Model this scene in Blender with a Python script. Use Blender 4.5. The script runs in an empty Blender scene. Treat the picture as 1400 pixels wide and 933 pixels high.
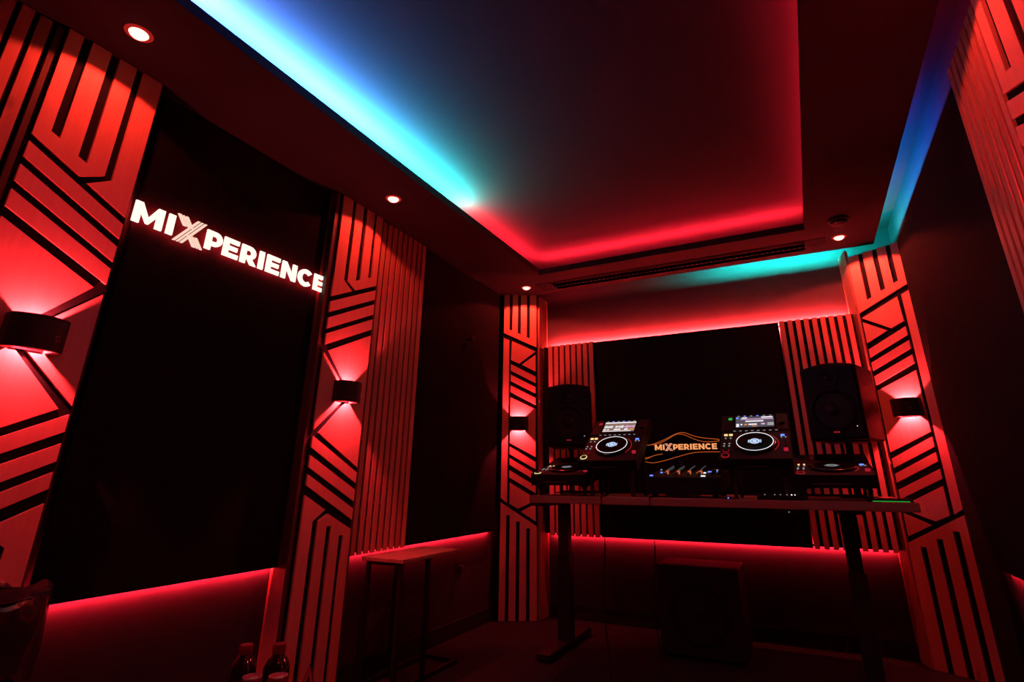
import bpy, bmesh, math, random
from mathutils import Matrix, Vector
random.seed(7)
SC = bpy.context.scene
COL = SC.collection
H = 0.975                      # camera height above the floor; heights below are given from the camera level and lifted by H

# ------------------------------------------------------------------ camera, world, exposure
cam_d = bpy.data.cameras.new('camera')
cam = bpy.data.objects.new('camera', cam_d); COL.objects.link(cam); SC.camera = cam
YAW, PITCH, ROLL = 0.4602, 0.3413, -0.0035
fw = Vector((-math.sin(YAW)*math.cos(PITCH), math.cos(YAW)*math.cos(PITCH), math.sin(PITCH)))
rt = Vector((math.cos(YAW), math.sin(YAW), 0)); dn = fw.cross(rt)
r2 = rt*math.cos(ROLL) + dn*math.sin(ROLL); d2 = -rt*math.sin(ROLL) + dn*math.cos(ROLL)
cam.matrix_world = Matrix(((r2.x, -d2.x, -fw.x, 0), (r2.y, -d2.y, -fw.y, 0), (r2.z, -d2.z, -fw.z, H), (0, 0, 0, 1)))
cam_d.sensor_width = 36; cam_d.sensor_fit = 'HORIZONTAL'
cam_d.lens = 734.5/1400*36
cam_d.shift_x = -22.5/1400
cam_d.shift_y = -74.1/1400
cam_d.clip_start = 0.02
w = bpy.data.worlds.new('world'); SC.world = w; w.use_nodes = True
w.node_tree.nodes['Background'].inputs[0].default_value = (0, 0, 0, 1)
w.node_tree.nodes['Background'].inputs[1].default_value = 0
SC.view_settings.view_transform = 'Standard'; SC.view_settings.look = 'None'
SC.view_settings.exposure = 0.0; SC.view_settings.gamma = 1; SC.view_settings.use_curve_mapping = False
SC.cycles.use_denoising = True
SC.cycles.max_bounces = 8; SC.cycles.diffuse_bounces = 5
SC.cycles.sample_clamp_indirect = 4

# light levels (red LED house lights; one stretch of the addressable strips runs blue and cyan)
RED = (1.0, 0.012, 0.03)
P_SCONCE = 27
P_DOWN = 12
E_PANEL = 230       # strips under and over the wall panels
E_COVE = 4.8       # multiplier of the cove strips

# ------------------------------------------------------------------ materials
def nodes(name):
    m = bpy.data.materials.new(name); m.use_nodes = True
    nt = m.node_tree; b = nt.nodes['Principled BSDF']
    return m, nt, b
def N(nt, t, **kw):
    n = nt.nodes.new(t)
    for k, v in kw.items(): setattr(n, k, v)
    return n
def plain(name, col, rough=.6, spec=.3, metal=0, var=.15, scale=18, bump=0, bscale=200, coat=0):
    m, nt, b = nodes(name)
    tc = N(nt, 'ShaderNodeTexCoord'); no = N(nt, 'ShaderNodeTexNoise'); no.inputs['Scale'].default_value = scale
    no.inputs['Detail'].default_value = 4
    cr = N(nt, 'ShaderNodeValToRGB')
    cr.color_ramp.elements[0].position = .3; cr.color_ramp.elements[1].position = .7
    cr.color_ramp.elements[0].color = tuple(c*(1-var) for c in col)+(1,)
    cr.color_ramp.elements[1].color = tuple(min(1, c*(1+var)) for c in col)+(1,)
    nt.links.new(tc.outputs['Object'], no.inputs['Vector']); nt.links.new(no.outputs['Fac'], cr.inputs[0])
    nt.links.new(cr.outputs[0], b.inputs['Base Color'])
    b.inputs['Roughness'].default_value = rough; b.inputs['Metallic'].default_value = metal
    b.inputs['Specular IOR Level'].default_value = spec; b.inputs['Coat Weight'].default_value = coat
    if bump:
        n2 = N(nt, 'ShaderNodeTexNoise'); n2.inputs['Scale'].default_value = bscale
        bp = N(nt, 'ShaderNodeBump'); bp.inputs['Strength'].default_value = bump; bp.inputs['Distance'].default_value = .002
        nt.links.new(tc.outputs['Object'], n2.inputs['Vector']); nt.links.new(n2.outputs['Fac'], bp.inputs['Height'])
        nt.links.new(bp.outputs[0], b.inputs['Normal'])
    return m
def wood(name, c1, c2, sc=(34, 34, 2.2), rough=.55):
    m, nt, b = nodes(name)
    tc = N(nt, 'ShaderNodeTexCoord'); oi = N(nt, 'ShaderNodeObjectInfo')
    ad = N(nt, 'ShaderNodeVectorMath', operation='ADD')
    mu = N(nt, 'ShaderNodeVectorMath', operation='MULTIPLY'); mu.inputs[1].default_value = (3.1, 1.7, 5.3)
    nt.links.new(oi.outputs['Random'], mu.inputs[0])
    nt.links.new(tc.outputs['Object'], ad.inputs[0]); nt.links.new(mu.outputs[0], ad.inputs[1])
    mp = N(nt, 'ShaderNodeMapping'); mp.inputs['Scale'].default_value = sc
    nt.links.new(ad.outputs[0], mp.inputs[0])
    no = N(nt, 'ShaderNodeTexNoise'); no.inputs['Scale'].default_value = 1.6; no.inputs['Detail'].default_value = 6
    no.inputs['Distortion'].default_value = 1.2
    nt.links.new(mp.outputs[0], no.inputs['Vector'])
    cr = N(nt, 'ShaderNodeValToRGB')
    cr.color_ramp.elements[0].position = .35; cr.color_ramp.elements[0].color = c1+(1,)
    cr.color_ramp.elements[1].position = .62; cr.color_ramp.elements[1].color = c2+(1,)
    nt.links.new(no.outputs['Fac'], cr.inputs[0])
    # knots
    mk = N(nt, 'ShaderNodeMapping'); mk.inputs['Scale'].default_value = (7, 7, 2.6); nt.links.new(ad.outputs[0], mk.inputs[0])
    vo = N(nt, 'ShaderNodeTexVoronoi'); vo.inputs['Scale'].default_value = 1.0; nt.links.new(mk.outputs[0], vo.inputs['Vector'])
    mr = N(nt, 'ShaderNodeMapRange'); mr.inputs['From Min'].default_value = .04; mr.inputs['From Max'].default_value = .10
    mr.inputs['To Min'].default_value = .62; mr.inputs['To Max'].default_value = 1
    nt.links.new(vo.outputs['Distance'], mr.inputs['Value'])
    # per-board tone
    mr2 = N(nt, 'ShaderNodeMapRange'); mr2.inputs['To Min'].default_value = .86; mr2.inputs['To Max'].default_value = 1.06
    nt.links.new(oi.outputs['Random'], mr2.inputs['Value'])
    mm = N(nt, 'ShaderNodeMath', operation='MULTIPLY'); nt.links.new(mr.outputs[0], mm.inputs[0]); nt.links.new(mr2.outputs[0], mm.inputs[1])
    mx = N(nt, 'ShaderNodeVectorMath', operation='SCALE')
    nt.links.new(cr.outputs[0], mx.inputs[0]); nt.links.new(mm.outputs[0], mx.inputs['Scale'])
    nt.links.new(mx.outputs[0], b.inputs['Base Color'])
    bp = N(nt, 'ShaderNodeBump'); bp.inputs['Strength'].default_value = .12; bp.inputs['Distance'].default_value = .002
    nt.links.new(no.outputs['Fac'], bp.inputs['Height']); nt.links.new(bp.outputs[0], b.inputs['Normal'])
    b.inputs['Roughness'].default_value = rough; b.inputs['Specular IOR Level'].default_value = .25
    return m
def emit(name, col, strength):
    m, nt, b = nodes(name)
    b.inputs['Base Color'].default_value = (0, 0, 0, 1); b.inputs['Specular IOR Level'].default_value = 0
    b.inputs['Emission Color'].default_value = tuple(col)+(1,); b.inputs['Emission Strength'].default_value = strength
    return m
def led_gradient(name, axis, lo, hi, stops, strength):
    """addressable LED tape: colour and level set along its own length; stops = (position on the axis, colour, level)"""
    m, nt, b = nodes(name)
    b.inputs['Base Color'].default_value = (0, 0, 0, 1)
    tc = N(nt, 'ShaderNodeTexCoord'); sp = N(nt, 'ShaderNodeSeparateXYZ'); nt.links.new(tc.outputs['Object'], sp.inputs[0])
    mr = N(nt, 'ShaderNodeMapRange'); mr.inputs['From Min'].default_value = lo; mr.inputs['From Max'].default_value = hi
    nt.links.new(sp.outputs[axis], mr.inputs['Value'])
    mx = max(s[2] for s in stops)
    cr = N(nt, 'ShaderNodeValToRGB'); els = cr.color_ramp.elements
    while len(els) < len(stops): els.new(.5)
    for e, (p, c, l) in zip(els, stops):
        e.position = (p-lo)/(hi-lo)
    for e, (p, c, l) in zip(sorted(els, key=lambda q: q.position), stops):
        e.color = tuple(v*l/mx for v in c)+(1,)
    nt.links.new(mr.outputs[0], cr.inputs[0]); nt.links.new(cr.outputs[0], b.inputs['Emission Color'])
    b.inputs['Emission Strength'].default_value = strength*mx
    return m

M = {}
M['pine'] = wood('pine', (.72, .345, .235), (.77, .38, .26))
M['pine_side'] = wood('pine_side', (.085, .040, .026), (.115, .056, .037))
M['pine_end'] = wood('pine_end', (.34, .16, .10), (.42, .21, .14))
M['pine_slat'] = wood('pine_slat', (.50, .235, .155), (.57, .285, .19))
M['desk_wood'] = wood('desk_wood', (.26, .14, .085), (.31, .17, .10), sc=(2.2, 34, 34))
M['table_wood'] = wood('table_wood', (.30, .18, .11), (.44, .28, .18), sc=(34, 2.2, 34))
M['groove'] = plain('groove_black', (.012, .012, .012), .8, .1)
M['fabric'] = plain('acoustic_fabric', (.010, .0095, .0095), .95, .05, var=.3, scale=120, bump=.3, bscale=900)
M['paint'] = plain('dark_wall_paint', (.05, .046, .048), .75, .2, var=.08, scale=6, bump=.1, bscale=300)
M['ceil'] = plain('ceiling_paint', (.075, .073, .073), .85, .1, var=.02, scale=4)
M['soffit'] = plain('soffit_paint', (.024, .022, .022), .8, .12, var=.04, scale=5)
M['cove_black'] = plain('cove_inside', (.08, .08, .08), .9, .1)
M['floor'] = plain('floor_carpet', (.03, .026, .026), .95, .05, var=.35, scale=60, bump=.6, bscale=700)
M['base'] = plain('baseboard_black', (.02, .02, .02), .5, .3)
M['blackmetal'] = plain('black_metal', (.012, .012, .013), .45, .4, metal=.0)
M['blackplastic'] = plain('black_plastic', (.008, .008, .008), .55, .15)
M['subpaint'] = plain('subwoofer_paint', (.014, .0135, .0135), .6, .3)
M['gloss'] = plain('gloss_black', (.008, .008, .009), .15, .5)
M['rubber'] = plain('rubber', (.01, .01, .01), .8, .2)
M['cone'] = plain('speaker_cone', (.014, .013, .013), .6, .2)
M['silver'] = plain('silver', (.45, .45, .46), .3, .5, metal=.9)
M['alu'] = plain('can_aluminium', (.75, .74, .74), .42, .5, metal=.8, var=.03)
M['canprint'] = plain('can_print', (.45, .06, .06), .35, .5, metal=.5)
M['cola'] = plain('dark_drink_bottle', (.02, .008, .006), .08, .6, coat=.6)
M['cap'] = plain('bottle_cap', (.24, .03, .03), .5, .3)
M['bag'] = plain('bin_liner', (.02, .02, .022), .22, .6, bump=.6, bscale=40)
M['card'] = plain('dark_card', (.03, .03, .03), .6, .3)
M['cardred'] = plain('card_red', (.60, .12, .10), .5, .3)
M['whitepl'] = plain('white_plastic', (.06, .058, .058), .5, .3)
M['lens'] = emit('downlight_lens', (1, .16, .12), 8)
M['bezel_halo'] = emit('halo_bezel', (1, .03, .025), .35)  # rim emission stands in for the red halo around each lens
M['sconce_led'] = emit('sconce_led', RED, 20)
M['ledred'] = emit('led_tape_red', RED, E_PANEL*2.0)
M['sign_face'] = emit('sign_face', (1, .86, .72), 1.25)
M['sign_x'] = emit('sign_x_face', (1, .66, .52), 1.0)
M['sign_side'] = emit('sign_side', (1, .02, .03), 40.0)
M['amber'] = emit('amber_text', (1, .36, .13), .95)
M['amber_x'] = emit('amber_x', (1, .40, .26), .75)
M['amberdim'] = emit('amber_line', (1, .17, .03), .42)
M['L_white'] = emit('lit_white', (.95, .97, 1), 1.1)
M['L_dim'] = emit('lit_dim_white', (.7, .72, .75), .35)
M['L_faint'] = emit('lit_faint', (.7, .75, .8), .12)
M['L_amber'] = emit('lit_amber', (1, .62, .25), 1.3)
M['L_yellow'] = emit('lit_yellow_green', (.85, .9, .35), .9)
M['L_blue'] = emit('lit_blue', (.12, .22, 1), 1.6)
M['L_green'] = emit('lit_green', (.05, .75, .10), .5)
M['L_red'] = emit('lit_red', (.8, .02, .05), .5)
M['L_redarc'] = emit('lit_red_arc', (.9, .03, .05), .35)
M['L_orange'] = emit('lit_orange', (1, .2, .06), .5)
M['scr_warm'] = emit('screen_warm', (.36, .22, .17), .75)
M['scr_cool'] = emit('screen_cool', (.12, .10, .13), .75)
M['scr_hi'] = emit('screen_highlight', (.9, .85, .9), 1.0)
M['scr_pink'] = emit('screen_pink', (.9, .5, .8), .9)
M['scr_or'] = emit('screen_orange', (1, .35, .1), .8)
M['scr_off'] = plain('screen_off', (.01, .01, .012), .1, .5)
M['disc'] = emit('jog_display', (.55, .70, 1), 1.0)

# ------------------------------------------------------------------ mesh helpers
def V(x, y, z): return (x, y, z+H)
def bm_box(bm, x0, x1, y0, y1, z0, z1):
    vs = [bm.verts.new(p) for p in ((x0,y0,z0),(x1,y0,z0),(x1,y1,z0),(x0,y1,z0),(x0,y0,z1),(x1,y0,z1),(x1,y1,z1),(x0,y1,z1))]
    for f in ((0,3,2,1),(4,5,6,7),(0,1,5,4),(1,2,6,5),(2,3,7,6),(3,0,4,7)): bm.faces.new([vs[i] for i in f])
    return vs
def bm_prism(bm, poly, y0, y1):
    """polygon in (u,v) -> x,z ; extruded from y0 (front) to y1 (back)"""
    a = sum(poly[i][0]*poly[(i+1) % len(poly)][1]-poly[(i+1) % len(poly)][0]*poly[i][1] for i in range(len(poly)))
    if a < 0: poly = poly[::-1]
    f = [bm.verts.new((u, y0, v)) for u, v in poly]; b = [bm.verts.new((u, y1, v)) for u, v in poly]
    bm.faces.new(f); bm.faces.new(b[::-1]); n = len(poly)
    for i in range(n): bm.faces.new((f[(i+1) % n], f[i], b[i], b[(i+1) % n]))
def bm_cyl(bm, p0, p1, r0, r1=None, n=20, cap=True):
    r1 = r0 if r1 is None else r1
    p0, p1 = Vector(p0), Vector(p1); d = (p1-p0).normalized()
    a = d.orthogonal().normalized(); b = d.cross(a)
    A = [bm.verts.new(p0+(a*math.cos(t)+b*math.sin(t))*r0) for t in [2*math.pi*i/n for i in range(n)]]
    B = [bm.verts.new(p1+(a*math.cos(t)+b*math.sin(t))*r1) for t in [2*math.pi*i/n for i in range(n)]]
    for i in range(n): bm.faces.new((A[i], A[(i+1) % n], B[(i+1) % n], B[i]))
    if cap: bm.faces.new(A[::-1]); bm.faces.new(B)
def bm_lathe(bm, prof, c=(0, 0, 0), n=28, axis='Z'):
    rows = []
    for r, h in prof:
        row = []
        for i in range(n):
            t = 2*math.pi*i/n; x, y = r*math.cos(t), r*math.sin(t)
            p = (c[0]+x, c[1]+y, c[2]+h) if axis == 'Z' else (c[0]+x, c[1]+h, c[2]+y)
            row.append(bm.verts.new(p))
        rows.append(row)
    for a, b in zip(rows, rows[1:]):
        for i in range(n): bm.faces.new((a[i], a[(i+1) % n], b[(i+1) % n], b[i]))
    for row in (rows[0], rows[-1]):
        bm.faces.new(row)
def bm_tube(bm, pts, r, n=8):
    pts = [Vector(p) for p in pts]; rows = []
    for i, p in enumerate(pts):
        d = (pts[min(i+1, len(pts)-1)]-pts[max(i-1, 0)]).normalized()
        a = d.cross(Vector((0, 0, 1)))
        if a.length < 1e-4: a = d.cross(Vector((1, 0, 0)))
        a.normalize(); b = d.cross(a)
        rows.append([bm.verts.new(p+(a*math.cos(t)+b*math.sin(t))*r) for t in [2*math.pi*k/n for k in range(n)]])
    for A, B in zip(rows, rows[1:]):
        for i in range(n): bm.faces.new((A[i], A[(i+1) % n], B[(i+1) % n], B[i]))
    bm.faces.new(rows[0][::-1]); bm.faces.new(rows[-1])
def bm_ring(bm, c, r0, r1, h, n=40, t0=0, t1=2*math.pi):
    """flat ring (or arc) lying in the xy plane at c, thickness h"""
    full = abs(t1-t0-2*math.pi) < 1e-6; k = n if full else n+1
    ts = [t0+(t1-t0)*i/n for i in range(k)]
    L = []
    for r, z in ((r0, 0), (r1, 0), (r1, h), (r0, h)):
        L.append([bm.verts.new((c[0]+r*math.cos(t), c[1]+r*math.sin(t), c[2]+z)) for t in ts])
    for i in range(n):
        j = (i+1) % k
        for q in range(4): bm.faces.new((L[q][i], L[q][j], L[(q+1) % 4][j], L[(q+1) % 4][i]))
    if not full:
        for e in (0, -1): bm.faces.new([L[q][e] for q in range(4)])
def obj(name, bm, mat, parent=None, bevel=0, smooth=False, kind=None):
    if bevel:
        bmesh.ops.remove_doubles(bm, verts=bm.verts, dist=1e-6)
        bmesh.ops.bevel(bm, geom=[e for e in bm.edges if e.is_manifold and e.calc_face_angle(0) > .6], offset=bevel, segments=2, affect='EDGES', profile=.5)
    bmesh.ops.recalc_face_normals(bm, faces=bm.faces)
    me = bpy.data.meshes.new(name); bm.to_mesh(me); bm.free()
    mats = mat if isinstance(mat, list) else [mat]
    for m in mats: me.materials.append(m)
    if smooth:
        for p in me.polygons: p.use_smooth = True
        try: me.set_sharp_from_angle(angle=math.radians(40))
        except Exception: pass
    o = bpy.data.objects.new(name, me); COL.objects.link(o)
    if parent: o.parent = parent
    if kind: o['kind'] = kind
    return o
def box(name, b, mat, parent=None, bevel=0, kind=None):
    bm = bmesh.new(); bm_box(bm, *b); return obj(name, bm, mat, parent, bevel, kind=kind)
def boxw(b): return (b[0], b[1], b[2], b[3], b[4]+H, b[5]+H)
def tag(o, label, cat, group=None, kind=None):
    o['label'] = label; o['category'] = cat
    if group: o['group'] = group
    if kind: o['kind'] = kind
    return o
def thing(name, label, cat, loc, rot=(0, 0, 0), group=None):
    o = bpy.data.objects.new(name, None); COL.objects.link(o); o.empty_display_size = .1
    o.location = loc; o.rotation_euler = rot
    return tag(o, label, cat, group)
def solid(name, label, cat, b, mat, group=None, bevel=0):
    """a thing that is one box-shaped mesh, origin at its base centre"""
    x, y, z = (b[0]+b[1])/2, (b[2]+b[3])/2, b[4]
    bm = bmesh.new(); bm_box(bm, b[0]-x, b[1]-x, b[2]-y, b[3]-y, 0, b[5]-z)
    o = obj(name, bm, mat, None, bevel); o.location = (x, y, z+H); return tag(o, label, cat, group)
def copy_tree(o, parent=None):
    c = o.copy(); COL.objects.link(c)
    if parent: c.parent = parent
    for ch in list(o.children): copy_tree(ch, c)
    return c
def struct(name, boxes, mat, parent=None):
    bm = bmesh.new()
    for b in boxes: bm_box(bm, *boxw(b))
    o = obj(name, bm, mat, parent)
    if not parent: o['kind'] = 'structure'
    return o
def lamp(name, kind, loc, power, col, parent=None, rot=(0, 0, 0), **kw):
    d = bpy.data.lights.new(name, kind); d.energy = power; d.color = col
    for k, v in kw.items(): setattr(d, k, v)
    o = bpy.data.objects.new(name, d); COL.objects.link(o); o.location = loc; o.rotation_euler = rot
    if parent: o.parent = parent
    return o

# ------------------------------------------------------------------ the room
XL, XR, YB, YF = -2.222, .745, 4.20, -1.6
ZF, ZS, ZC = -H, 1.5, 1.665
struct('floor', [(XL-.1, XR+.1, YF-.1, YB+.1, ZF-.08, ZF)], M['floor'])
struct('wall_left', [(XL-.1, XL, YF-.1, YB+.1, ZF, ZC)], M['paint'])
struct('wall_right', [(XR, XR+.1, YF-.1, YB+.1, ZF, ZC)], M['paint'])
struct('wall_back', [(XL, XR, YB, YB+.1, ZF, ZC)], M['paint'])
struct('wall_front', [(XL, XR, YF-.1, YF, ZF, ZC)], M['paint'])
ceiling = struct('ceiling', [(XL-.1, XR+.1, YF-.1, YB+.1, ZC, ZC+.1)], M['ceil'])
# dropped soffit: ring around the tray, slot cut out for the air diffuser, open gaps at the back and the right
TX0, TX1, TY0, TY1 = -1.672, .198, -.6, 3.57
ST = 1.545
SX1, SY1 = .615, 4.02
VX0, VX1, VY0, VY1 = -1.80, .32, 3.765, 3.93
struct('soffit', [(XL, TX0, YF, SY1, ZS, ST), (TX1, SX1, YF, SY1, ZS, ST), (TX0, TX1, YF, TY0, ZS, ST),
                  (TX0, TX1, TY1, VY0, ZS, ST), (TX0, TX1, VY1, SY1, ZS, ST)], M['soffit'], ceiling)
# (the diffuser slot runs a little into the two sides: filled by the diffuser body below)
struct('cove_side', [(TX0-.19, TX0-.17, TY0-.19, TY1+.31, ST, ZC), (TX1+.13, TX1+.15, TY0-.19, TY1+.31, ST, ZC),
                     (TX0-.17, TX1+.13, TY1+.29, TY1+.31, ST, ZC), (TX0-.17, TX1+.13, TY0-.19, TY0-.17, ST, ZC)], M['ceil'], ceiling)
struct('baseboard_left', [(XL, XL+.015, YF, 3.86, ZF, ZF+.09)], M['base'])
struct('baseboard_right', [(XR-.015, XR, YF, 3.86, ZF, ZF+.09)], M['base'])
struct('baseboard_back', [(-1.88, .41, YB-.015, YB, ZF, ZF+.09)], M['base'])

# ------------------------------------------------------------------ timber wall panels
def mirror(poly, wdt): return [(wdt-u, v) for u, v in poly]
# the wall pattern (u across from the joined side, v up from camera level), width 0.32
def comb(outer, slots, top):
    """outline with slots cut in from the top (top=True) or the bottom; slots = (u0,u1,v at u0,v at u1)"""
    return outer, slots
WALL = {
 'w': .322,
 'boards': [
  [(0,'T'),(0,.897),(.14,.967),(.072,1.014),(.072,'T')],
  [(.098,'T'),(.098,1.018),(.166,.981),(.322,1.058),(.322,'T'),(.278,'T'),(.278,1.095),(.250,1.083),(.250,'T'),(.188,'T'),(.188,1.050),(.158,1.036),(.158,'T')],
  [(0,.868),(.322,1.030),(.322,.972),(0,.810)],
  [(0,.780),(.322,.943),(.322,.882),(0,.721)],
  [(0,.694),(.322,.853),(.322,.793),(0,.636)],
  [(.034,.614),(.322,.757),(.322,.047),(.034,.202),(.225,.405)],
  [(0,.598),(0,.214),(.200,.405)],
  [(0,.188),(0,.133),(.322,-.030),(.322,.022)],
  [(0,.098),(0,.043),(.322,-.118),(.322,-.062)],
  [(0,.012),(0,-.038),(.322,-.205),(.322,-.152)],
  [(0,-.080),(.135,-.150),(.066,-.197),(.066,'F'),(0,'F')],
  [(.155,-.168),(.098,-.197),(.098,'F'),(.157,'F'),(.157,-.225),(.185,-.225),(.185,'F'),(.245,'F'),(.245,-.272),(.272,-.272),(.272,'F'),(.322,'F'),(.322,-.248)],
 ]}
CORNER = {
 'w': .325,
 'boards': [
  [(0,'T'),(0,1.035),(.325,1.155),(.325,'T'),(.270,'T'),(.270,1.185),(.241,1.177),(.241,'T'),(.187,'T'),(.187,1.156),(.157,1.148),(.157,'T'),(.097,'T'),(.097,1.122),(.066,1.112),(.066,'T')],
  [(.268,1.093),(.325,1.113),(.325,-.147),(.268,-.184)],
  [(.010,1.000),(.243,1.086),(.249,.926),(.168,.896)],
  [(.010,.972),(.142,.888),(.010,.832)],
  [(.010,.788),(.250,.890),(.250,.837),(.010,.736)],
  [(.010,.702),(.250,.802),(.250,.751),(.010,.651)],
  [(.010,.614),(.250,.713),(.250,.661),(.010,.558)],
  [(.010,.523),(.250,.617),(.250,.258),(.010,.152)],
  [(.010,.115),(.250,.231),(.250,.174),(.010,.061)],
  [(.010,.028),(.250,.145),(.250,.094),(.010,-.022)],
  [(.010,-.062),(.250,.054),(.250,.001),(.010,-.114)],
  [(.010,-.152),(.245,-.037),(.245,-.190),(.168,-.225),(.010,-.166)],
  [(.010,-.190),(.144,-.246),(.010,-.314)],
  [(0,-.349),(.325,-.178),(.325,'F'),(.272,'F'),(.272,-.270),(.241,-.270),(.241,'F'),(.183,'F'),(.183,-.315),(.152,-.315),(.152,'F'),(.093,'F'),(.093,-.363),(.062,-.363),(.062,'F'),(0,'F')],
 ]}
def timber_panel(label, loc, rz, spec, flip=False, deep=.008, e=.022, uscale=1, top=1.497, depth=.08, sides=True, corner=False):
    t = thing('timber_wall_panel', label, 'wall panel', loc, (0, 0, rz))
    W = spec['w']
    for poly in spec['boards']:
        p = [(u, (top if v == 'T' else ZF+.004 if v == 'F' else v)+H) for u, v in poly]
        if flip: p = mirror(p, W)
        p = [(u*uscale, v) for u, v in p]
        bm = bmesh.new(); bm_prism(bm, p, 0, .011); obj('board', bm, M['pine'], t)
    W *= uscale
    tz = top+H
    if corner:
        box('backing', (-.008, W+.006, .0112, .05, .002, tz), M['groove'], t)
    else:
        e0, e1 = (e, .008)
        if flip: e0, e1 = e1, e0
        box('backing', (-e0, W+e1, .0112, depth, .002, tz), M['groove'], t)
        da, db = (.016, deep) if flip else (deep, .016)
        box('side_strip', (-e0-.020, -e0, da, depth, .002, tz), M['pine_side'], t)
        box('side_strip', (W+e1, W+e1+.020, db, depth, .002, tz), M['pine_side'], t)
    return t
R90 = math.pi/2
XP = -2.12
p1 = timber_panel('geometric pine wall panel left of the black sign panel, nearest the camera', (XP, .618-.012, 0), R90, WALL, flip=True, depth=.1, deep=.045, e=.006)
p1.location.y = .613
p2 = timber_panel('geometric pine wall panel between the glowing sign and the slatted panel', (XP, 1.943, 0), R90, WALL, depth=.1)
L0, L1 = (-2.15, 3.87), (-1.91, 4.01)
R0, R1 = (.45, 4.04), (.73, 3.87)
pl_ = timber_panel('narrow geometric pine panel across the far left corner, behind the desk end', (L0[0], L0[1], 0), math.atan2(L1[1]-L0[1], L1[0]-L0[0]), CORNER, flip=True, uscale=.278/.325, corner=True)
pr_ = timber_panel('geometric pine panel across the far right corner beside the right speaker', (R0[0], R0[1], 0), math.atan2(R1[1]-R0[1], R1[0]-R0[0]), CORNER, top=1.437, corner=True)
bm = bmesh.new(); bm_box(bm, -.0465, -.0425, .010, .101, .002, -.384+H); obj('side_board', bm, M['pine'], p2)
XP3 = .668
p3 = timber_panel('geometric pine wall panel at the upper right edge on the right wall', (XP3, 1.767, 0), -R90, WALL, flip=True, uscale=1.3, top=1.415, depth=.076)

def slat_panel(label, x_or_y, rz, starts, wdt, top, bottom, depth, lo, hi, thick=.02):
    """slats along local x from the given starts; back board behind"""
    t = thing('slatted_wall_panel', label, 'slat panel', x_or_y, (0, 0, rz))
    me = None
    for s in starts:
        if me is None:
            bm = bmesh.new(); bm_box(bm, 0, wdt, 0, thick, bottom+H, top+H); o = obj('slat', bm, M['pine_slat'], t); me = o
        else:
            o = me.copy(); COL.objects.link(o); o.parent = t
        o.location.x = s
    box('backing', (lo, hi, thick, depth, bottom+.012+H, top+H), M['groove'], t)
    return t
slat_panel('vertical pine slat panel right of the second timber panel, above the side table', (-2.14, 2.30, 0), R90,
           [k*.0500 for k in range(9)], .0325, 1.497, -.378, .05, -.006, .438, .010)
slat_panel('vertical pine slat panel at the left picture edge on the left wall', (-2.14, -.30, 0), R90,
           [.8365-k*.0505 for k in range(14)][::-1], .034, 1.497, -.378, .05, .16, .878, .010)
slat_panel('vertical pine slat panel on the right wall next to the upper right timber panel', (.67, 2.118, 0), -R90,
           [k*.0508 for k in range(7)], .031, 1.415, -.378, .074, -.004, .350, .010)
slat_panel('row of pine slats on the back wall behind the left speaker', (-1.83, 4.075, 0), 0,
           [k*.0514 for k in range(8)], .036, 1.049, -.410, .07, -.05, .402)
slat_panel('row of pine slats on the back wall behind the right speaker', (-.037, 4.075, 0), 0,
           [k*.0514 for k in range(9)], .030, 1.049, -.410, .07, -.004, .455)

# black acoustic fabric panels
solid('acoustic_panel', 'large black fabric wall panel carrying the glowing sign', 'acoustic panel', (-2.190, -2.18, .985, 1.898, -.38, 1.497), M['fabric'], bevel=.004)
solid('acoustic_panel', 'black fabric panel on the left wall between slats and far corner', 'acoustic panel', (-2.190, -2.18, 2.750, 3.845, -.38, 1.497), M['fabric'], bevel=.004)
solid('acoustic_panel', 'black fabric panel on the right wall beside the far right corner panel', 'acoustic panel', (.70, .712, 2.125, 3.40, -.382, 1.415), M['fabric'], bevel=.004)
solid('acoustic_panel', 'narrow black fabric strip in the right wall corner next to the timber panel', 'acoustic panel', (.712, .742, 3.405, 3.845, -.975, 1.415), M['fabric'], bevel=.004)
solid('acoustic_panel', 'wide black fabric panel in the middle of the back wall behind the players', 'acoustic panel', (-1.425, -.045, 4.09, 4.145, -.408, 1.048), M['fabric'], bevel=.004)
# returns between the corner panels and the recessed back wall
bm = bmesh.new()
for a, b in (((-1.903, 4.02), (-1.903, 4.2)), ((-1.916, 4.02), (-1.916, 4.2))): pass
bm_box(bm, -1.915, -1.893, 4.034, 4.198, H-H+.002, 1.49+H)
tag(obj('end_board', bm, M['pine_end']), 'upright pine end board closing the recess beside the left corner panel', 'board')
bm = bmesh.new()
vs = [(.437, 4.045), (.407, 4.198), (.427, 4.198), (.455, 4.052)]
lo = [bm.verts.new((x, y, .002)) for x, y in vs]; hi = [bm.verts.new((x, y, 1.49+H)) for x, y in vs]
bm.faces.new(lo); bm.faces.new(hi)
for i in range(4): bm.faces.new((lo[i], lo[(i+1) % 4], hi[(i+1) % 4], hi[i]))
tag(obj('end_board', bm, M['pine_end']), 'upright pine end board closing the recess beside the right corner panel', 'board')

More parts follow.
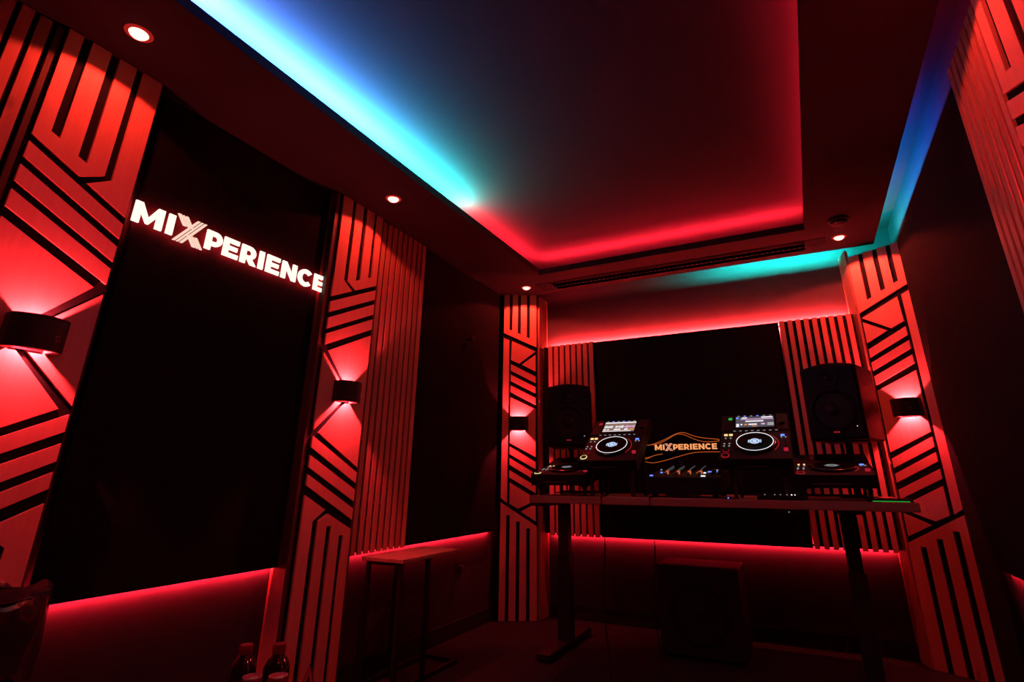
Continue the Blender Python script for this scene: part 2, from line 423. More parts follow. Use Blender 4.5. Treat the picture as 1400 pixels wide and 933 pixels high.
# ------------------------------------------------------------------ LED tapes
def tape(label, b, mat, face=(0, 0, 1)):
    """LED tape lit on one face only, the rest is its dark profile"""
    x, y, z = (b[0]+b[1])/2, (b[2]+b[3])/2, (b[4]+b[5])/2
    bm = bmesh.new(); bm_box(bm, *boxw(b))
    o = obj('led_strip', bm, [M['blackplastic'], mat])
    for pg in o.data.polygons:
        if pg.normal.dot(Vector(face)) > .9: pg.material_index = 1
    return tag(o, label, 'light strip')
tape('red light strip under the black sign panel on the left wall', (-2.202, -2.197, .99, 1.89, -.376, -.366), M['ledred'], (-1, 0, 0))
tape('red light strip under the black panel and slats near the far left corner', (-2.202, -2.197, 2.32, 3.80, -.376, -.366), M['ledred'], (-1, 0, 0))
tape('red light strip under the black panel on the right wall', (.723, .728, 2.13, 3.385, -.376, -.366), M['ledred'], (1, 0, 0))
M['led_bt'] = emit('led_tape_back_top', (1, .028, .030), E_PANEL*42)
tape('red light strip on top of the back wall panels, under the recess', (-1.86, .395, 4.170, 4.178, 1.030, 1.042), M['led_bt'], (0, 1, 0))
tape('red light strip along the bottom of the back wall panels', (-1.86, .395, 4.172, 4.178, -.403, -.391), M['ledred'], (0, 1, 0))
BLUE, CYAN = (.05, .24, 1), (.005, .75, .66)
M['cove_left'] = led_gradient('cove_left_tape', 'Y', -.6, 3.6,
    [(-.6, (.4, .03, .6), 20), (.55, (.45, .12, 1), 160), (.85, (.06, .22, 1), 330), (1.5, (.060, .34, 1), 360), (2.05, (.035, .7, .85), 270), (2.48, (.035, .8, .72), 190), (2.64, RED, 45), (3.55, RED, 55)], E_COVE)
tape('cove light strip along the left of the ceiling tray, blue running to cyan and red', (TX0-.075, TX0-.060, TY0, TY1, ST+.006, ST+.016), M['cove_left'])
M['cove_back'] = emit('cove_back_tape', RED, 62*E_COVE)
tape('red cove light strip along the far end of the ceiling tray', (TX0-.03, TX1+.03, TY1+.050, TY1+.065, ST+.006, ST+.016), M['cove_back'])
M['cove_rt'] = emit('cove_right_tape', RED, 13*E_COVE)
tape('dim red cove light strip along the right of the ceiling tray', (TX1+.050, TX1+.065, TY0, TY1, ST+.006, ST+.016), M['cove_rt'])
M['gap_right'] = led_gradient('gap_right_tape', 'Y', -1.0, 4.0,
    [(-1, RED, 14), (2.1, RED, 14), (2.45, (.2, .01, .35), 14), (2.75, (.005, .08, 1), 80), (3.3, (.003, .24, 1), 150), (3.75, (.02, .6, .9), 150), (4.0, CYAN, 150)], E_COVE*.5)
tape('light strip in the gap above the right wall, red to blue and cyan', (SX1-.05, SX1-.038, YF+.1, SY1-.02, ST+.006, ST+.014), M['gap_right'], (1, 0, 0))
M['gap_back'] = led_gradient('gap_back_tape', 'X', -1.9, .45,
    [(-1.9, RED, 26), (-.95, RED, 10), (-.6, (.05, .4, .36), 25), (-.2, CYAN, 420), (.45, CYAN, 700)], E_COVE*.5)
tape('light strip in the gap above the back wall, dim red to cyan', (-1.88, .42, SY1-.034, SY1-.022, ST+.004, ST+.014), M['gap_back'], (0, 1, 0))

# ------------------------------------------------------------------ wall lamps (open top and bottom, curved black shade)
def sconce(label, loc, rz, fd):
    t = thing('wall_lamp', label, 'wall lamp', loc, (0, 0, rz), 'curved black up and down wall lamps')
    hw, dp, hh = .074, .085, .052
    n = 12; out = []; inn = []
    for i in range(n+1):
        a = math.pi*(i/n)*.62+math.pi*.19      # front arc
        R = .092; cx = 0; cy = -dp+R
        out.append((R*math.cos(a)*-1, cy-R*math.sin(a))); inn.append(((R-.004)*math.cos(a)*-1, cy-(R-.004)*math.sin(a)))
    out = [(-hw, 0)]+out+[(hw, 0)]; inn = [(-hw+.004, 0)]+inn+[(hw-.004, 0)]
    bm = bmesh.new()
    A = [[bm.verts.new((x, y, z)) for x, y in P] for P, z in ((out, -hh), (out, hh), (inn, hh), (inn, -hh))]
    for q in range(4):
        a, b = A[q], A[(q+1) % 4]
        for i in range(len(a)-1): bm.faces.new((a[i], a[i+1], b[i+1], b[i]))
    for e in (0, -1): bm.faces.new([A[q][e] for q in range(4)])
    obj('shade', bm, M['blackmetal'], t, smooth=True)
    for s in (-1, 1):
        for q in (-1, 1):
            x0, x1 = sorted((q*.050, q*.073)); z0, z1 = sorted((s*(hh-.003), s*hh))
            bm = bmesh.new(); po = [(q*.050, -.001), (q*.0735, -.001), (q*.0735, -.044), (q*.050, -.066)]
            lo = [bm.verts.new((x, y, z0)) for x, y in po]; hi = [bm.verts.new((x, y, z1)) for x, y in po]
            bm.faces.new(lo); bm.faces.new(hi[::-1])
            for i in range(4): bm.faces.new((lo[i], lo[(i+1) % 4], hi[(i+1) % 4], hi[i]))
            obj('flap', bm, M['blackmetal'], t)
        bm = bmesh.new(); po = [(-.0500, -.062), (-.0500, -.0665), (-.034, -.0765), (0, -.0835), (.034, -.0765), (.0500, -.0665), (.0500, -.062)]
        z0, z1 = sorted((s*(hh-.003), s*hh))
        lo = [bm.verts.new((x, y, z0)) for x, y in po]; hi = [bm.verts.new((x, y, z1)) for x, y in po]
        bm.faces.new(lo); bm.faces.new(hi[::-1])
        for i in range(7): bm.faces.new((lo[i], lo[(i+1) % 7], hi[(i+1) % 7], hi[i]))
        obj('flap', bm, M['blackmetal'], t)  # front flap added to keep the beam close to the wall
    box('wall_plate', (-.04, .04, -.004, 0, -hh+.004, hh-.004), M['blackmetal'], t)
    bm = bmesh.new(); bm_box(bm, -.012, .012, -.022, -.004, -.005, .005); obj('lamp_holder', bm, M['blackmetal'], t)
    bm = bmesh.new(); bm_ring(bm, (0, 0, 0), .0065, .0085, .0015, 20)
    bmesh.ops.transform(bm, verts=bm.verts, matrix=Matrix.Translation((.040, -dp+.0085, -.012)) @ Matrix.Rotation(math.radians(27), 4, 'Z') @ Matrix.Rotation(R90, 4, 'X'))
    o = obj('ring_mark', bm, M['silver'], t)
    for s in (-1, 1):
        lamp('lamp_light', 'POINT', (0, -.040, s*.003), P_SCONCE/2, (1, .036, .060), t, shadow_soft_size=.005)
    return t
ZL = .415+H
def on_panel(p, u, fd=0):
    rz = p.rotation_euler.z
    return (p.location.x+u*math.cos(rz), p.location.y+u*math.sin(rz), ZL), rz
l, r = on_panel(p1, .322-.162); sconce('curved black wall lamp on the timber panel at the left picture edge', l, r, 0)
l, r = on_panel(p2, .165); sconce('curved black wall lamp on the timber panel right of the glowing sign', l, r, 0)
l, r = on_panel(pl_, .132); s = sconce('small looking black wall lamp on the far left corner panel', (l[0], l[1], .405+H), r, 0)
l, r = on_panel(pr_, .165); sconce('curved black wall lamp on the far right corner panel by the right speaker', (l[0], l[1], .402+H), r, 0)
l, r = on_panel(p3, .16*1.3); sconce('curved black wall lamp on the right wall panel, outside the picture edge', (l[0], l[1], .39+H), r, 0)

# ------------------------------------------------------------------ ceiling spotlights
def downlight(label, x, y, k=1):
    t = thing('ceiling_spotlight', label, 'ceiling light', (x, y, ZS+H), (0, 0, 0), 'round recessed ceiling spotlights')
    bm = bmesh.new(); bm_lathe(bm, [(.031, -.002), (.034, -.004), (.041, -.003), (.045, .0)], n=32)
    obj('trim_ring', bm, M['bezel_halo'], t, smooth=True)
    bm = bmesh.new(); bm_lathe(bm, [(.001, -.019), (.012, -.0175), (.022, -.013), (.028, -.007), (.031, -.002)], n=28); obj('lens', bm, M['lens'], t, smooth=True)
    lamp('spot_beam', 'SPOT', (0, 0, -.024), P_DOWN*k, (1, .05, .035), t, spot_size=math.radians(142), spot_blend=.12, shadow_soft_size=.02)
    return t
downlight('glowing ceiling spotlight nearest the upper left corner above the first timber panel', -1.93, .735)
downlight('glowing ceiling spotlight above the second timber panel on the left', -1.905, 2.10)
downlight('glowing ceiling spotlight in the far left ceiling corner', -1.90, 3.795, 2)
downlight('glowing ceiling spotlight in the far right ceiling corner by the smoke detector', .40, 3.797, 3.4)
downlight('glowing ceiling spotlight cut off by the top picture edge on the right', .41, 1.63, 1.3)
downlight('ceiling spotlight on the right side behind the top picture edge', .41, .36)
downlight('ceiling spotlight on the left side behind the camera', -1.93, -.60)

# smoke detector
t = thing('smoke_detector', 'round black smoke detector on the ceiling next to a spotlight', 'smoke detector', (.385, 3.50, ZS+H))
bm = bmesh.new(); bm_lathe(bm, [(.058, 0), (.058, -.012), (.050, -.016)], n=32); obj('base', bm, M['blackplastic'], t, smooth=True)
bm = bmesh.new(); bm_lathe(bm, [(.046, -.016), (.044, -.030), (.030, -.038), (.002, -.040)], n=32); obj('dome', bm, M['blackplastic'], t, smooth=True)
bm = bmesh.new(); bm_cyl(bm, (-.02, -.035, -.034), (-.02, -.035, -.038), .0025, n=8); obj('indicator', bm, M['L_red'], t)

# linear air diffuser
t = thing('air_diffuser', 'long black linear air diffuser in the ceiling above the back recess', 'air vent', ((VX0+VX1)/2, (VY0+VY1)/2, ZS+H))
cx, cy = (VX0+VX1)/2, (VY0+VY1)/2
bm = bmesh.new()
bm_box(bm, VX0-cx, VX1-cx, VY0-cy, VY1-cy, .03, .045)
obj('duct_plate', bm, M['groove'], t)
box('slot_frame', (TX0-cx-.13, VX1-cx, VY0-cy-.008, VY0-cy, -.004, .03), M['groove'], t)
box('slot_frame', (TX0-cx-.13, VX1-cx-.13, VY1-cy, VY1-cy+.006, -.004, .03), M['groove'], t)
box('side_plate', (TX0-cx-.13, TX0-cx, VY0-cy, VY1-cy, -.004, 0), M['groove'], t)
box('side_plate', (TX1-cx, VX1-cx, VY0-cy, .025, -.004, 0), M['groove'], t)
box('divider', (VX0-cx, VX1-cx, .018, .030, -.004, .02), M['groove'], t)
bm = bmesh.new()
for k in range(58):
    x = VX0-cx+.03+k*.0345; bm_box(bm, x, x+.010, .0172, .0185, -.0052, -.0032)
obj('blades', bm, M['silver'], t, kind='stuff')

# ------------------------------------------------------------------ lettering (heavy geometric capitals built from bars and arcs)
def arc(cx, cz, r0x, r0z, r1x, r1z, a0, a1, n):
    q = []
    for i in range(n):
        s, e = [math.radians(a0+(a1-a0)*k/n) for k in (i, i+1)]
        q.append([(cx+r0x*math.cos(s), cz+r0z*math.sin(s)), (cx+r1x*math.cos(s), cz+r1z*math.sin(s)), (cx+r1x*math.cos(e), cz+r1z*math.sin(e)), (cx+r0x*math.cos(e), cz+r0z*math.sin(e))])
    return q
def R_(x0, x1, z0, z1): return [(x0, z0), (x1, z0), (x1, z1), (x0, z1)]
def glyph(c):
    """convex pieces in a box one unit high; returns pieces, width"""
    if c == 'M': return [R_(0, .30, 0, 1), R_(.98, 1.28, 0, 1), [(.30, 1), (.30, .52), (.58, .08), (.64, .38)], [(.98, 1), (.98, .52), (.70, .08), (.64, .38)], [(.58, .08), (.70, .08), (.64, .40)]], 1.28
    if c == 'I': return [R_(0, .30, 0, 1)], .30
    if c == 'P': return [R_(0, .30, 0, 1), R_(.30, .46, .76, 1), R_(.30, .46, .24, .47)]+arc(.46, .62, .14, .145, .40, .38, -90, 90, 10), .86
    if c == 'E': return [R_(0, .29, 0, 1), R_(.29, .84, .77, 1), R_(.29, .78, .39, .61), R_(.29, .86, 0, .23)], .86
    if c == 'R': return [R_(0, .30, 0, 1), R_(.30, .46, .76, 1), R_(.30, .46, .26, .48)]+arc(.46, .63, .14, .14, .41, .37, -90, 90, 10)+[[(.36, .30), (.62, 0), (.96, 0), (.66, .34)]], .94
    if c == 'N': return [R_(0, .29, 0, 1), R_(.72, 1.01, 0, 1), [(0, 1), (.27, 1), (1.01, 0), (.74, 0)]], 1.01
    if c == 'C': return arc(.54, .5, .26, .27, .55, .52, 42, 318, 18), 1.0
    if c == 'X':   # taller, two slanted bands of parallel stripes, the rising band passes in front
        H0, H1 = -.17, 1.18; P = []
        for a, b in ((0, .15), (.235, .28), (.365, .48)):          # falling band, cut where the rising one crosses
            x0, x1 = 0+a, .96+a
            zc = lambda t: H1+(H0-H1)*t
            for s, e in ((0, .36), (.64, 1)):
                P.append([(x0+(x1-x0)*s, zc(s)), (x0+b-a+(x1-x0)*s, zc(s)), (x0+b-a+(x1-x0)*e, zc(e)), (x0+(x1-x0)*e, zc(e))])
        for a, b in ((0, .13), (.19, .29), (.35, .48)):
            P.append([(a, H0), (b, H0), (b+.96, H1), (a+.96, H1)])
        return P, 1.44
WORD = 'MIXPERIENCE'
STARTS = [0, 1.47, 1.83, 3.35, 4.29, 5.29, 6.37, 6.85, 7.86, 9.01, 10.17]
WORDW = 11.03
def letters(parent, x0, z0, cap, yf, yb, face, xface, side=None, xs=1.0):
    for c, s in zip(WORD, STARTS):
        P, wd = glyph(c)
        bm = bmesh.new()
        for poly in P:
            p = [(x0+(s+u)*cap*xs, z0+v*cap) for u, v in poly]
            bm_prism(bm, p, yf, yb)
        m = xface if c == 'X' else face
        o = obj('letter', bm, [m, side or m], parent)
        if side:
            for pg in o.data.polygons:
                if pg.normal.y > .5: pg.material_index = 1
sg = thing('illuminated_sign', 'glowing cream letters spelling MIXPERIENCE on the black left wall panel', 'sign', (-2.155, .970, .911+H), (0, 0, R90))
letters(sg, 0, 0, .0862, -.004, .004, M['sign_face'], M['sign_x'], M['sign_side'], xs=.949/.0862/WORDW)

# small dark round hook and sockets on the walls
t = thing('wall_hook', 'small round black knob on the black panel by the far left corner', 'hook', (-2.18, 3.378, .993+H), (0, 0, R90))
bm = bmesh.new(); bm_cyl(bm, (0, 0, 0), (0, -.03, 0), .008, n=12); obj('stem', bm, M['blackmetal'], t)
bm = bmesh.new(); bm_cyl(bm, (0, -.03, 0), (0, -.042, 0), .022, n=20); obj('knob', bm, M['groove'], t)
def socket(label, loc, rz):
    t = thing('wall_socket', label, 'socket', loc, (0, 0, rz))
    box('plate', (-.04, .04, -.008, 0, -.04, .04), M['base'], t, bevel=.002)
    bm = bmesh.new(); bm_lathe(bm, [(.019, -.009), (.026, -.0095), (.028, -.008)], axis='Y', n=20); obj('socket_ring', bm, M['base'], t)
    box('plug', (-.016, .016, -.035, -.008, -.014, .014), M['whitepl'], t, bevel=.003)
socket('dark wall socket with plug low on the left wall behind the side table', (XL, 3.43, -.575+H), R90)
socket('dark wall socket low on the right wall at the picture edge', (XR, 2.96, -.53+H), -R90)

# ------------------------------------------------------------------ the desk
DX0, DX1, DY0, DY1, DZ = -1.502, .415, 3.05, 3.97, -.100
t = thing('standing_desk', 'long wooden standing desk on two black legs carrying the equipment', 'desk', ((DX0+DX1)/2, (DY0+DY1)/2, 0))
cx, cy = (DX0+DX1)/2, (DY0+DY1)/2
box('desktop', (DX0-cx, DX1-cx, DY0-cy, DY1-cy, DZ-.040+H, DZ+H), M['desk_wood'], t, bevel=.004)
for lx in (-1.485, .143):
    X = lx-cx
    box('leg', (X-.042, X+.042, -.01, .07, .035, .52), M['blackmetal'], t, bevel=.004)
    box('leg', (X-.034, X+.034, -.002, .062, .52, DZ-.06+H), M['blackmetal'], t, bevel=.003)
    box('foot', (X-.045, X+.045, 3.19-cy, 3.86-cy, .012, .045), M['blackmetal'], t, bevel=.006)
    for fy in (3.22, 3.83):
        bm = bmesh.new(); bm_cyl(bm, (X, fy-cy, 0), (X, fy-cy, .014), .022, n=16); obj('foot_pad', bm, M['rubber'], t)
    box('bracket', (X-.05, X+.05, -.38, .38, DZ-.06+H, DZ-.04+H), M['blackmetal'], t)
box('crossbar', (-1.485-cx, .143-cx, .01, .05, DZ-.058+H, DZ-.041+H), M['blackmetal'], t)
t2 = thing('desk_controller', 'small black height switch with white light under the desk edge', 'switch', (-.130, 3.075, DZ-.040+H))
box('case', (-.045, .045, -.02, .03, -.022, 0), M['blackplastic'], t2, bevel=.003)
box('indicator', (.012, .018, -.0215, -.0195, -.014, -.010), M['L_dim'], t2)

# cables hanging over the front edge of the desk
for x, lab in ((-1.055, 'thin black cable hanging over the desk front edge near the left leg'), (-.785, 'thin black cable hanging over the desk front edge below the mixer')):
    bm = bmesh.new()
    pts = [(x, 3.14, DZ+H+.0042), (x, 3.06, DZ+H+.0042), (x, 3.0435, DZ+H), (x, 3.0425, DZ-.04+H)]
    pts += [(x+.012*math.sin(k), 3.043+.002*k, (DZ-.04+H)*(1-k/8)+.006*(k/8)) for k in range(1, 9)]
    pts.append((pts[-1][0]+.10, 3.13, .006))
    bm_tube(bm, pts, .0038, 6); tag(obj('cable', bm, M['rubber'], smooth=True), lab, 'cable')

# ------------------------------------------------------------------ media players
PW, PL, PH = .345, .45, .075
def player(label, loc, tilt, screen, lit=True):
    t = thing('media_player', label, 'media player', loc, (tilt, 0, 0), 'DJ media players on the desk')
    hw = PW/2
    bm = bmesh.new()
    # body with a raised rear screen deck
    prof = [(0, .012), (0, PH), (PL*.60, PH), (PL*.63, PH+.008), (PL*.97, PH+.018), (PL, PH+.010), (PL, .012)]
    A = [bm.verts.new((-hw, y, z)) for y, z in prof]; B = [bm.verts.new((hw, y, z)) for y, z in prof]
    bm.faces.new(A); bm.faces.new(B[::-1])
    for i in range(len(prof)): j = (i+1) % len(prof); bm.faces.new((A[i], A[j], B[j], B[i]))
    obj('body', bm, M['blackplastic'], t, bevel=.004)
    for fx in (-.13, .13):
        for fy in (.05, .40):
            bm = bmesh.new(); bm_cyl(bm, (fx, fy, 0), (fx, fy, .013), .018, n=14); obj('foot', bm, M['rubber'], t)
    # jog wheel
    c = (0, .150, PH)
    bm = bmesh.new(); bm_lathe(bm, [(.104, 0), (.104, .010), (.098, .014), (.088, .013), (.001, .013)], c, 40); obj('jog_wheel', bm, M['gloss'], t, smooth=True)
    bm = bmesh.new(); bm_ring(bm, (c[0], c[1], PH+.0132), .0895, .0925, .0012, 48); obj('jog_ring', bm, M['L_white'] if screen else M['gloss'], t)
    d = None
    bm = bmesh.new(); bm_cyl(bm, (c[0], c[1], PH+.013), (c[0], c[1], PH+.0142), .034, n=28); d = obj('jog_display', bm, M['gloss'], t)
    bm = bmesh.new(); bm_ring(bm, (c[0], c[1], PH+.0142), .016, .026, .0006, 32); obj('display_ring', bm, M['disc'] if screen else M['L_dim'], d)
    bm = bmesh.new(); bm_cyl(bm, (c[0], c[1], PH+.0142), (c[0], c[1], PH+.0150), .012, n=20)
    for s in (-1, 1): bm_ring(bm, (c[0], c[1], PH+.0142), .029, .0335, .0006, 10, math.radians(90-90*s-28), math.radians(90-90*s+28))
    obj('display_mark', bm, M['disc'] if screen else M['L_faint'], d)
    bm = bmesh.new(); bm_ring(bm, (c[0], c[1], PH), .112, .116, .001, 24, math.radians(-35), math.radians(52)); obj('red_arc', bm, M['L_redarc'], t)  # red emissive arc on the right of the jog wheel
    # rear deck slope frame
    ang = math.atan2(.010, PL*.34)
    def deck(name, x0, x1, s0, s1, m, h=.0015, par=None):
        y0, y1 = PL*.63+s0, PL*.63+s1
        z = lambda y: PH+.008+(y-PL*.63)*.010/(PL*.34)
        bm = bmesh.new(); f = []
        for hh in (0.0002, h):
            f.append([bm.verts.new(p) for p in ((x0, y0, z(y0)+hh), (x1, y0, z(y0)+hh), (x1, y1, z(y1)+hh), (x0, y1, z(y1)+hh))])
        bm.faces.new(f[1]); bm.faces.new(f[0][::-1])
        for i in range(4): bm.faces.new((f[0][i], f[0][(i+1) % 4], f[1][(i+1) % 4], f[1][i]))
        return obj(name, bm, m, par or t)
    deck('screen_bezel', -.112, .112, .012, .146, M['gloss'], .0025)
    if screen == 0:
        deck('screen', -.100, .100, .022, .128, M['scr_off'], .0035)
    else:
        sm = M['scr_warm'] if screen == 1 else M['scr_cool']
        s = deck('screen', -.100, .100, .022, .128, sm, .0035)
        rnd = random.Random(screen)
        def el(nm, x0, x1, a, b, m): deck(nm, x0, x1, a, b, m, .0042, s)
        if screen == 1:
            el('title_bar', -.099, .099, .114, .126, M['scr_hi'])
            for k in range(30):                                   # waveform
                hgt = rnd.uniform(.004, .015); x = -.097+k*.0065
                if 8 < k < 11: continue
                el('wave_bar', x, x+.0052, .074-hgt, .074+hgt, M['scr_pink'] if k > 18 else M['scr_hi'])
            for x0, x1, m in ((-.096, -.082, 'scr_hi'), (-.072, -.062, 'scr_hi'), (-.030, .012, 'scr_hi'), (.036, .060, 'scr_hi'), (.070, .096, 'scr_or')):
                el('text_block', x0, x1, .038, .052, M[m])
            el('progress_bar', -.099, .080, .024, .031, M['scr_hi'])
        else:
            for x0, x1, a, b, m in ((-.099, -.086, .110, .122, 'L_blue'), (-.068, -.040, .110, .121, 'scr_hi'), (.036, .094, .112, .124, 'scr_hi'),
                                    (-.075, .097, .098, .104, 'scr_pink'), (-.048, .046, .074, .086, 'scr_hi'), (-.096, -.082, .025, .056, 'scr_hi'),
                                    (-.074, -.064, .042, .054, 'scr_hi'), (-.054, -.040, .042, .054, 'scr_or'), (-.032, .012, .042, .054, 'scr_hi'),
                                    (.034, .054, .044, .056, 'scr_pink'), (-.014, .014, .028, .033, 'scr_or')):
                el('text_block', x0, x1, a, b, M[m])
            for a, b in ((.040, .044), (.054, .058)): el('frame_line', .066, .098, a, b, M['scr_hi'])
    for k in range(6): deck('menu_button', -.092+k*.034, -.080+k*.034, .134, .139, M['L_dim' if k not in (1, 3) else 'L_blue'] if screen else M['gloss'], .004)
    top = lambda nm, x, y, r, h, m, n=20: (lambda bm: (bm_cyl(bm, (x, y, PH-.001), (x, y, PH+h), r, n=n), obj(nm, bm, m, t)))(bmesh.new())
    for k in range(8): box('hot_cue_button', (-.112+k*.0305, -.098+k*.0305, PL*.615, PL*.615+.006, PH, PH+.006), M['L_dim'] if screen else M['gloss'], t)
    # cue and play on the left
    top('cue_button', -.144, .035, .0155, .004, M['blackplastic'])
    bm = bmesh.new(); bm_ring(bm, (-.144, .035, PH), .0165, .0205, .003, 28); obj('cue_ring', bm, M['L_yellow'] if lit else M['L_redarc'], t)
    top('play_button', -.144, .085, .0145, .004, M['blackplastic'])
    bm = bmesh.new(); bm_ring(bm, (-.144, .085, PH), .0160, .0172, .002, 24); obj('play_ring', bm, M['L_redarc'], t)
    for x in (-.150, -.124):
        lw = .009 if screen else .005
        box('loop_button', (x-lw, x+lw, .236, .236+lw*1.5, PH, PH+.004), M['L_amber'], t)
        for y, xx in ((.205, x), (.148, x-.004), (.124, x-.005)): box('small_button', (xx-.004, xx+.004, y, y+.006, PH, PH+.004), M['L_dim'], t)
    box('eject_light', (-.140, -.120, PL*.86, PL*.90, PH+.012, PH+.020), (M['gloss'], M['L_red'], M['L_green'])[screen], t)
    # right side: tempo fader, knobs, source buttons
    box('fader_slot', (.144, .149, .055, .185, PH-.001, PH+.001), M['gloss'], t)
    box('fader_cap', (.136, .157, .068, .086, PH, PH+.012), M['L_red'], t, bevel=.002)
    top('source_knob', .140, .345, .014, .022, M['blackplastic'])
    bm = bmesh.new(); bm_ring(bm, (.138, .300, PH+.003), .011, .014, .002, 20, math.radians(180), math.radians(400)); obj('knob_ring', bm, M['L_white'], t)
    box('tempo_button', (.126, .146, .222, .232, PH, PH+.005), M['L_blue'], t)
    for x in (.126, .146): box('small_button', (x, x+.008, .205, .210, PH, PH+.004), M['L_dim'], t)
    box('front_edge', (-.10, .06, -.001, .002, .030, .034), M['silver'], t)
    return t
TI = math.radians(33); TO = math.radians(12)
def seat(x, y, zfront, tilt):      # origin so that the top front edge sits at (y, zfront)
    return (x, y+PH*math.sin(tilt), zfront-PH*math.cos(tilt)+H)
player('raised tilted black media player on the left with warm lit screen', seat(-1.020, 3.05, .092, TI), TI, 1)
player('raised tilted black media player on the right with grey lit screen', seat(-.235, 3.05, .092, TI), TI, 2, False)
player('low black media player with dark screen at the left desk end', seat(-1.330, 3.075, .018, TO), TO, 0)
player('low black media player with dark screen below the right speaker', seat(.105, 3.075, .018, TO), TO, 0, False)
def player_stand(label, x, y0, zf, tilt, wdt):
    t = thing('player_stand', label, 'stand', (x, y0, DZ+H))
    c, s = math.cos(tilt), math.sin(tilt)
    # underside of the player: from front bottom edge going back
    fy, fz = PH*s, zf-DZ-PH*c
    for sx in (-1, 1):
        X = sx*wdt
        bm = bmesh.new()
        poly = [(fy+.03*c, fz+.03*s), (fy+.42*c, fz+.42*s), (fy+.42*c, fz+.42*s-.012), (fy+.03*c, fz+.03*s-.012)]
        for a, b in ((0, 0),):
            A = [bm.verts.new((X-.010, y, z)) for y, z in poly]; B = [bm.verts.new((X+.010, y, z)) for y, z in poly]
            bm.faces.new(A); bm.faces.new(B[::-1])
            for i in range(4): bm.faces.new((A[i], A[(i+1) % 4], B[(i+1) % 4], B[i]))
        obj('rail', bm, M['blackmetal'], t)
        for d in (.06, .38):
            box('leg', (X-.009, X+.009, fy+d*c-.009, fy+d*c+.009, 0, fz+d*s-.011), M['blackmetal'], t)
    d = .38
    box('cross_bar', (-wdt, wdt, fy+d*c-.006, fy+d*c+.006, .01, .022), M['blackmetal'], t)
player_stand('black stand under the raised left media player', -1.020, 3.05, .092, TI, .12)
player_stand('black stand under the raised right media player', -.235, 3.05, .092, TI, .12)
player_stand('low black stand under the left end media player', -1.330, 3.075, .018, TO, .14)
player_stand('low black stand under the media player below the right speaker', .105, 3.075, .018, TO, .14)

# ------------------------------------------------------------------ mixer
tm = math.radians(7)
t = thing('dj_mixer', 'black DJ mixer with blue lights between the media players', 'mixer', (-.622, 3.13, DZ+.0068+H), (tm, 0, 0))
box('body', (-.200, .200, 0, .38, .010, .098), M['blackplastic'], t, bevel=.005)
for fx in (-.16, .16):
    for fy in (.04, .34):
        bm = bmesh.new(); bm_cyl(bm, (fx, fy, -.004-fy*math.sin(tm)), (fx, fy, .012), .016, n=12); obj('foot', bm, M['rubber'], t)
for ch in range(4):
    x = -.105+ch*.062
    for r_ in range(5):
        y = .175+r_*.040
        bm = bmesh.new(); bm_lathe(bm, [(.010, .098), (.010, .104), (.0075, .106), (.0065, .122), (.001, .122)], (x, y, 0), 14); k = obj('knob', bm, M['blackplastic'], t, smooth=True)
        box('pointer', (x-.001, x+.001, y-.0078, y-.004, .106, .1225), M['L_dim'], k)
    box('fader_slot', (x-.002, x+.002, .035, .120, .0975, .0985), M['gloss'], t)
    box('fader_cap', (x-.009, x+.009, .085, .100, .098, .114), M['silver'], t, bevel=.002)
    box('cue_button', (x-.008, x+.008, .140, .150, .098, .116), M['L_orange'], t)  # height and orange emission stand in for sign light on the knobs
box('crossfader_slot', (-.05, .05, .016, .019, .0975, .0985), M['gloss'], t)
box('crossfader_cap', (-.008, .008, .010, .025, .098, .112), M['silver'], t, bevel=.002)
for x, y, sx, m in ((-.176, .05, .012, 'L_blue'), (-.150, .19, .008, 'L_blue'), (-.112, .30, .014, 'L_white'), (.096, .17, .010, 'L_white'), (.108, .03, .016, 'L_white'),
                    (.130, .22, .014, 'L_blue'), (.150, .22, .014, 'L_blue'), (.112, .22, .008, 'L_blue'), (.140, .30, .018, 'L_dim'), (-.182, .33, .006, 'L_dim')):
    box('lit_button', (x-sx*.7, x+sx*.7, y, y+.010, .098, .1035), M[m], t)
for k in range(5):
    x = .10+(k % 2)*.034; y = .10+k*.03
    bm = bmesh.new(); bm_lathe(bm, [(.009, .098), (.009, .112), (.001, .112)], (x+.045, y, 0), 14); obj('effect_knob', bm, M['blackplastic'], t, smooth=True)
for k in range(9): box('meter_segment', (.048+.0, .054, .18+k*.012, .188+k*.012, .098, .0995), M['L_orange' if k < 6 else 'L_red'], t)

# amber outline sign behind the mixer
zt = lambda px, py: (-.882+(px/10.77-6+0)*.0042+ .0, .258-.00402*(580+py/10.77-590))
def SP(x, y): return zt(x, y)
t = thing('tabletop_sign', 'black wave shaped board with amber outlines and MIXPERIENCE lettering behind the mixer', 'sign', (-.655*3.535/3.3, 3.535, DZ+H))
sc_ = 3.535/3.3
def loc2(p): return ((p[0]+.655)*sc_, p[1]*sc_-DZ)
outl = [(70, 310), (200, 300), (300, 270), (450, 215), (620, 130), (700, 120), (760, 130), (870, 185), (1000, 215), (1225, 240), (1225, 425), (830, 430), (600, 495), (350, 565), (220, 583), (65, 545)]
bm = bmesh.new(); bm_prism(bm, [loc2(SP(*p)) for p in outl], 0, .012); obj('board', bm, M['gloss'], t)
def line(pts, wd=.0022, m='amberdim'):
    bm = bmesh.new(); P = [loc2(SP(*p)) for p in pts]
    # smooth the line
    for _ in range(2):
        Q = [P[0]]
        for a, b in zip(P, P[1:]): Q += [(.75*a[0]+.25*b[0], .75*a[1]+.25*b[1]), (.25*a[0]+.75*b[0], .25*a[1]+.75*b[1])]
        P = Q+[P[-1]]
    bm_tube(bm, [(x, -.001, z) for x, z in P], wd, 6); obj('light_line', bm, M[m], t)
